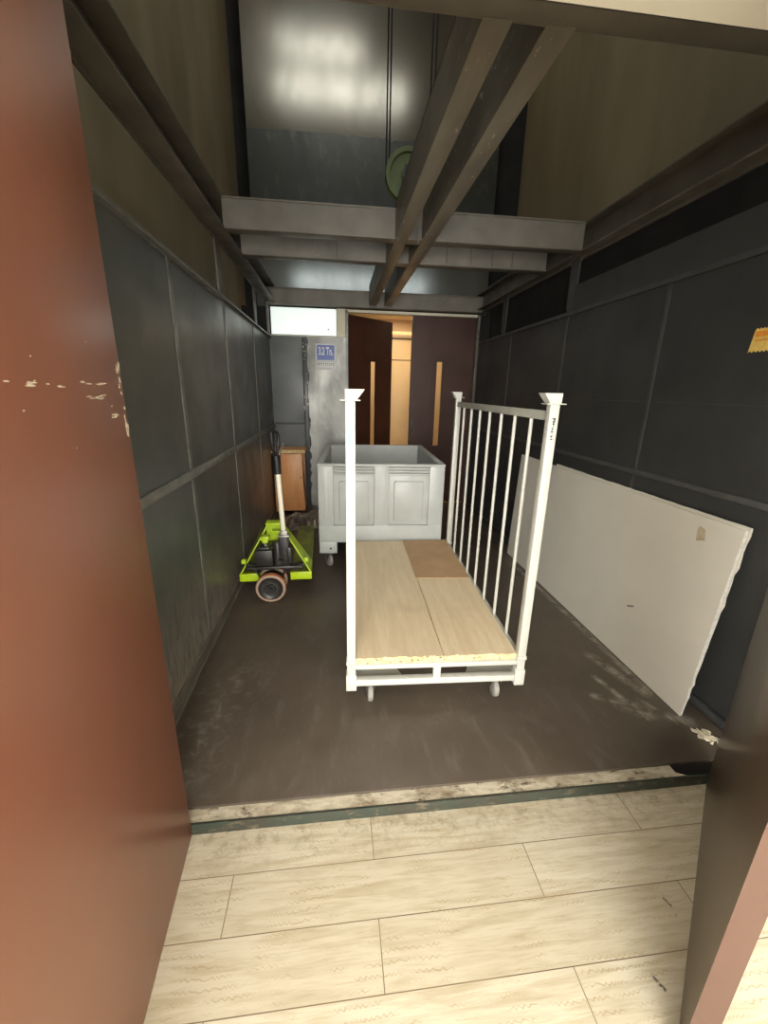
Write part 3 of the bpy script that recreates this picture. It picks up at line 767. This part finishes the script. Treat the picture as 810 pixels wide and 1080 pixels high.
for yc in (-.072, .072):
    c = (-.03, yc, .1085); bm = bmesh.new()
    lathe(bm, [(.088, -.026), (.098, -.027), (.1065, -.022), (.1085, -.015), (.1085, .015), (.1065, .022), (.098, .027), (.088, .026), (.088, -.026)], 'Y', c, 48); w = jp('steering_wheel', bm, M_tyre, label='orange wheel turned side-on')
    bm = bmesh.new(); lathe(bm, [(0, -.020), (.018, -.030), (.030, -.029), (.034, -.014), (.060, -.011), (.080, -.018), (.0885, -.0265), (.0885, .0265), (.08, .018), (.034, .014), (.030, .029), (0, .03)], 'Y', c, 40); jp('hub', bm, M_hub, w)
    bm = bmesh.new(); lathe(bm, [(.089, -.0272), (.0985, -.0280), (.1062, -.0228), (.1066, -.0215)], 'Y', c, 48); jp('worn_edge', bm, M_tyreedge, w)
    bm = bmesh.new(); lathe(bm, [(0, -.038), (.010, -.038), (.012, -.030), (0, -.028)], 'Y', c, 12); jp('axle_nut', bm, M_zinc, w)
# handle
h0 = Vector((.072, .01, .46)); h1 = Vector((.052, .02, .94)); h2 = Vector((.046, .02, 1.05)); top = Vector((.040, .02, 1.225))
bm = bmesh.new(); tube(bm, [h0, h1], .0175, 16); hd = jp('handle', bm, M_handle)
bm = bmesh.new(); bar(bm, h0 + Vector((-.0, -.012, -.03)), h0 + Vector((-.0, -.01, .06)), .055, .03, (0, 1, 0), .005); bx(bm, .03, .115, -.03, .03, .475, .49, .004); jp('handle_socket', bm, M_zinc, hd)
bm = bmesh.new(); tube(bm, [h1 - Vector((0, 0, .008)), h2 + Vector((0, 0, .01))], [.024, .028], 16)
u = Vector((.42, 1, 0)).normalized()
tube(bm, [h2, h2 + u * -.030 + Vector((0, 0, .05)), h2 + u * -.048 + Vector((0, 0, .12)), top + u * -.040 + Vector((0, 0, -.01)), top, top + u * .040 + Vector((0, 0, -.01)), h2 + u * .048 + Vector((0, 0, .12)), h2 + u * .030 + Vector((0, 0, .05)), h2], .0115, 10)
jp('grip_loop', bm, M_grip, hd)
bm = bmesh.new(); tube(bm, [h2 + Vector((.028, -.004, .02)), h2 + Vector((.05, -.015, .085))], .006, 8); tube(bm, [h2 + Vector((.05, -.015, .082)), h2 + Vector((.054, -.016, .098))], .009, 8); jp('release_lever', bm, M_zinc, hd)

# ------------------------------------------------------------------ old wooden cabinet in the corner
cn = thing('wooden_cabinet', 'small old orange wood cabinet standing in the far left corner', 'cabinet', (-.575, 5.03, 0))
bm = bmesh.new(); bx(bm, -.185, -.165, .012, .33, .02, .76); bx(bm, .165, .185, .012, .33, .02, .76, M=Matrix.Translation((0, 0, .02)) @ Matrix.Rotation(math.radians(-2.6), 4, 'Y') @ Matrix.Translation((-.01, 0, -.01)))
bx(bm, -.165, .165, .31, .32, .03, .76); bx(bm, -.165, .165, .03, .31, .05, .068); obj('cabinet_body', bm, M_cab, cn)
bm = bmesh.new(); bx(bm, -.183, -.100, 0, .018, .03, .758, .002); obj('front_stile', bm, M_cab, cn)
bm = bmesh.new(); bx(bm, -.096, .158, .002, .018, .035, .752, .002); dr_ = obj('door', bm, M_cab, cn)
bm = bmesh.new(); lathe(bm, [(0, -.012), (.008, -.012), (.006, 0), (0, 0)], 'Y', (.135, .002, .46), 12); obj('knob', bm, M_ink, dr_)
bm = bmesh.new()
bm.free()
for zz in (.735, .70, .672):
    bm = bmesh.new(); lathe(bm, [(0, -.002), (.006, -.002), (.006, 0), (0, 0)], 'Y', (-.068, .002, zz), 10); obj('screw_cap', bm, M_chip, dr_)
bm = bmesh.new(); pts = []
x = -.20
while x < .195: pts.append((x, -.012 + random.uniform(-.004, .006))); x += random.uniform(.008, .022)
pts += [(.197, -.01), (.197, .33), (-.20, .33)]
prism(bm, pts, .76, .80, mi=1, mis=0); obj('top_board', bm, [M_cab_top, M_cab], cn, label='top board with a chipped front edge')
for xx, yy in ((-.17, .03), (.15, .03), (-.17, .30), (.15, .30)):
    obj('foot', B(xx - .015, xx + .015, yy - .015, yy + .015, 0, .03, .002), M_black, cn)

# crumpled dark plastic on the floor by the cabinet
bm = bmesh.new(); N = 34; M_ = 26
pf = [[None] * (M_ + 1) for _ in range(N + 1)]
for i in range(N + 1):
    for j in range(M_ + 1):
        u, v = i / N, j / M_
        x = -.58 + .42 * u + .05 * math.sin(v * 6 + u * 2); y = 4.28 + .62 * v + .18 * u + .03 * math.sin(u * 9)
        e = min(u, 1 - u, v, 1 - v); e = min(1, e * 5)
        zz = .006 + e * (.035 + .028 * math.sin(11 * u + 5 * v) * math.cos(9 * v - 4 * u) + .02 * math.sin(23 * u - 13 * v) + .012 * random.uniform(-1, 1))
        pf[i][j] = bm.verts.new((x, y, max(zz, .004)))
for i in range(N):
    for j in range(M_): bm.faces.new((pf[i][j], pf[i + 1][j], pf[i + 1][j + 1], pf[i][j + 1]))
r = bmesh.ops.extrude_face_region(bm, geom=bm.faces[:]); bmesh.ops.translate(bm, vec=(0, 0, -.003), verts=[v for v in r['geom'] if isinstance(v, bmesh.types.BMVert)])
obj('plastic_film', bm, M_plastic, label='crumpled dusty dark plastic film on the floor in front of the cabinet', category='plastic sheet')

# ------------------------------------------------------------------ plaster boards leaning on the right wall
def sheet_board(name, label, c, base, top, y_nb, y_nt, y_fb, y_ft, H, ragged, shift):
    """c unused; quad outline in the leaning plane with slightly broken edges"""
    b = Vector((base, 0, 0)); t = Vector((top, 0, H))
    upv = (t - b); L = upv.length; upv.normalize()
    def P(y, s): return (y, s * L)
    pts = []
    n = 26
    for i in range(n + 1):                      # near edge, bottom -> top
        s = i / n; y = y_nb + (y_nt - y_nb) * s; j = (random.uniform(-.0012, .0012) + (random.uniform(-ragged, ragged * .3) if random.random() < .22 else 0)) if 0 < i < n else 0
        pts.append((y + j, s * L))
    for i in range(1, 40):                      # top edge
        s = i / 40; pts.append((y_nt + (y_ft - y_nt) * s, L + random.uniform(-.0015, .0015) - (.0 if ragged == 0 else max(0, .012 - s * .6))))
    pts.append((y_ft, L)); pts.append((y_fb, 0))
    bm = bmesh.new(); M = frame3((base + shift, 0, shift * .2 + .0005), (0, 1, 0), tuple(upv))
    prism(bm, pts, 0, .012, M, 0, 1)
    return obj(name, bm, [M_board, M_core], label=label, category='board')
fb = sheet_board('plaster_board', 'large white plaster board leaning in front against the right wall', 0, 1.655, 1.770, 1.457, 1.492, 3.57, 3.74, .945, .010, 0)
rb = sheet_board('plaster_board', 'second white plaster board just behind the front one, its top edge showing', 0, 1.655, 1.770, 1.468, 1.485, 3.10, 3.12, .956, .010, .014)
ang = math.atan2(1.770 - 1.655, .945)
bm = bmesh.new(); Mt = frame3((0, 0, 0), (0, 1, 0), (math.sin(ang), 0, math.cos(ang)))
prism(bm, [(1.655, .845), (1.700, .83), (1.712, .885), (1.705, .905), (1.672, .895), (1.665, .87)], .0005, .0012, Matrix.Translation((1.655, 0, .0005)) @ Matrix(((0, math.sin(ang), -math.cos(ang), 0), (1, 0, 0, 0), (0, math.cos(ang), math.sin(ang), 0), (0, 0, 0, 1))))
obj('tape_patch', bm, M_patch, fb, label='brown paper patch')
bm = bmesh.new()
prism(bm, [(1.93, .34), (1.975, .318), (1.97, .312), (1.925, .335)], .0005, .001, Matrix.Translation((1.655, 0, .0005)) @ Matrix(((0, math.sin(ang), -math.cos(ang), 0), (1, 0, 0, 0), (0, math.cos(ang), math.sin(ang), 0), (0, 0, 0, 1))))
obj('scuff_mark', bm, M_ink, fb)

# scrap of paper on the floor at the right front corner
bm = bmesh.new(); N = 9
pp = [[bm.verts.new((1.640 + .065 * i / N + .012 * math.sin(j * 1.3), 1.290 + .075 * j / N + .012 * math.sin(i * 1.7), .003 + .012 * abs(math.sin(i * 1.9 + j * 2.3)) * random.uniform(.3, 1))) for j in range(N + 1)] for i in range(N + 1)]
for i in range(N):
    for j in range(N):
        if (i, j) in ((0, 0), (8, 8), (0, 1), (1, 0), (8, 0), (4, 8), (0, 5), (5, 0)): continue
        bm.faces.new((pp[i][j], pp[i + 1][j], pp[i + 1][j + 1], pp[i][j + 1]))
bmesh.ops.delete(bm, geom=[v for v in bm.verts if not v.link_faces], context='VERTS')
r = bmesh.ops.extrude_face_region(bm, geom=bm.faces[:]); bmesh.ops.translate(bm, vec=(0, 0, -.0015), verts=[v for v in r['geom'] if isinstance(v, bmesh.types.BMVert)])
obj('paper_scrap', bm, M_paper, label='torn crumpled scrap of pale paper on the floor at the front right corner', category='paper', smooth=False)

# yellow and orange sticker with a toothed edge on the right wall
st = thing('wall_sticker', 'orange and yellow sticker with toothed edges on the black right wall', 'sticker', (XR, 1.66, 1.742))
bm = bmesh.new(); pts = []
n = 16; a, h0_, h1_ = .072, -.047, .046
for i in range(n + 1): pts.append((-a + 2 * a * i / n, h0_ + (.005 if i % 2 else -.003)))
for i in range(n + 1): pts.append((a - .012 - 2 * (a - .012) * i / n + 0, h1_ + (.004 if i % 2 else -.003)))
prism(bm, pts, 0, .0012, frame3((-.0002, 0, 0), (0, -1, 0), (0, 0, 1))); obj('sticker_base', bm, M_yellow, st)
bm = bmesh.new(); bx(bm, -.0026, -.0013, -.056, .056, .014, .036); bx(bm, -.0026, -.0013, -.060, .050, -.004, .002); obj('orange_band', bm, M_orange, st)

# small steel hook hanging on the far right corner post
hk = bmesh.new(); tube(hk, [(1.79, 5.36, 2.40), (1.79, 5.35, 2.36), (1.785, 5.345, 2.28), (1.79, 5.34, 2.20), (1.775, 5.335, 2.17), (1.765, 5.335, 2.19)], .007, 8); bx(hk, 1.777, 1.803, 5.345, 5.375, 2.36, 2.41, .004)
obj('hook', hk, M_zinc, label='small steel hook hanging on the far right corner post', category='hook')

# ------------------------------------------------------------------ lights
def area(name, loc_, rot, sx, sy, power, color=(1, 1, 1)):
    l = bpy.data.lights.new(name, 'AREA'); l.shape = 'RECTANGLE'; l.size = sx; l.size_y = sy; l.energy = power; l.color = color
    o = bpy.data.objects.new(name, l); COL.objects.link(o); o.location = loc_; o.rotation_euler = rot
    return o
area('hall_ceiling_light', (-.2, -.3, 2.78), (0, 0, 0), 1.2, .6, 14, (1, .98, .93))
area('hall_ceiling_light', (-.4, -2.2, 2.78), (0, 0, 0), 1.2, .6, 30, (1, .98, .93))
area('hall_window_light', (-.4, -3.38, 1.7), (math.radians(90), 0, 0), 2.6, 2.0, 360, (1, .99, .96))
area('far_hall_light', (1.0, 6.4, 2.60), (0, 0, 0), 1.2, .3, 26, (1, .80, .54))
area('shaft_window_light', (.2, 1.12, 7.12), (math.radians(90), 0, 0), 2.5, .38, 19, (1, .96, .87))
area('shaft_window_light', (-.2, 1.12, 7.78), (math.radians(90), 0, 0), 1.6, .22, 10, (1, .96, .87))
area('shaft_landing_light', (.6, 1.12, 3.75), (math.radians(90), 0, 0), 2.9, .36, 13, (.86, .95, 1))
area('shaft_fill_light', (.6, 3.2, 8.5), (0, 0, 0), .8, .4, 52, (1, .93, .80))  # added fill from above to brighten the shaft, no known lamp there
wd = bpy.data.worlds.new('World'); SC.world = wd; wd.use_nodes = True
wd.node_tree.nodes['Background'].inputs[0].default_value = (.6, .65, .7, 1); wd.node_tree.nodes['Background'].inputs[1].default_value = .05

# ------------------------------------------------------------------ camera
yaw, pitch, roll = .118977, .2878096, -.0200274
cy, sy, cp, sp = math.cos(yaw), math.sin(yaw), math.cos(pitch), math.sin(pitch)
f = Vector((sy * cp, cy * cp, -sp)); rr = Vector((cy, -sy, 0)); dd = f.cross(rr)
r2 = rr * math.cos(roll) + dd * math.sin(roll); d2_ = -rr * math.sin(roll) + dd * math.cos(roll)
cam = bpy.data.cameras.new('Camera'); co = bpy.data.objects.new('Camera', cam); COL.objects.link(co)
Mx = Matrix(((*r2, 0), (*(-d2_), 0), (*(-f), 0), (0, 0, 0, 1))).transposed(); Mx.translation = (0, 0, 1.5)
co.matrix_world = Mx
cam.sensor_fit = 'HORIZONTAL'; cam.sensor_width = 36.0; cam.lens = 36.0 * 429.95 / 810.0; cam.clip_start = .02; cam.clip_end = 100
SC.camera = co
vs_ = SC.view_settings; SC.display_settings.display_device = 'sRGB'
vs_.view_transform = 'Standard'; vs_.look = 'None'; vs_.gamma = 1.0; vs_.exposure = 0.0; vs_.use_curve_mapping = False
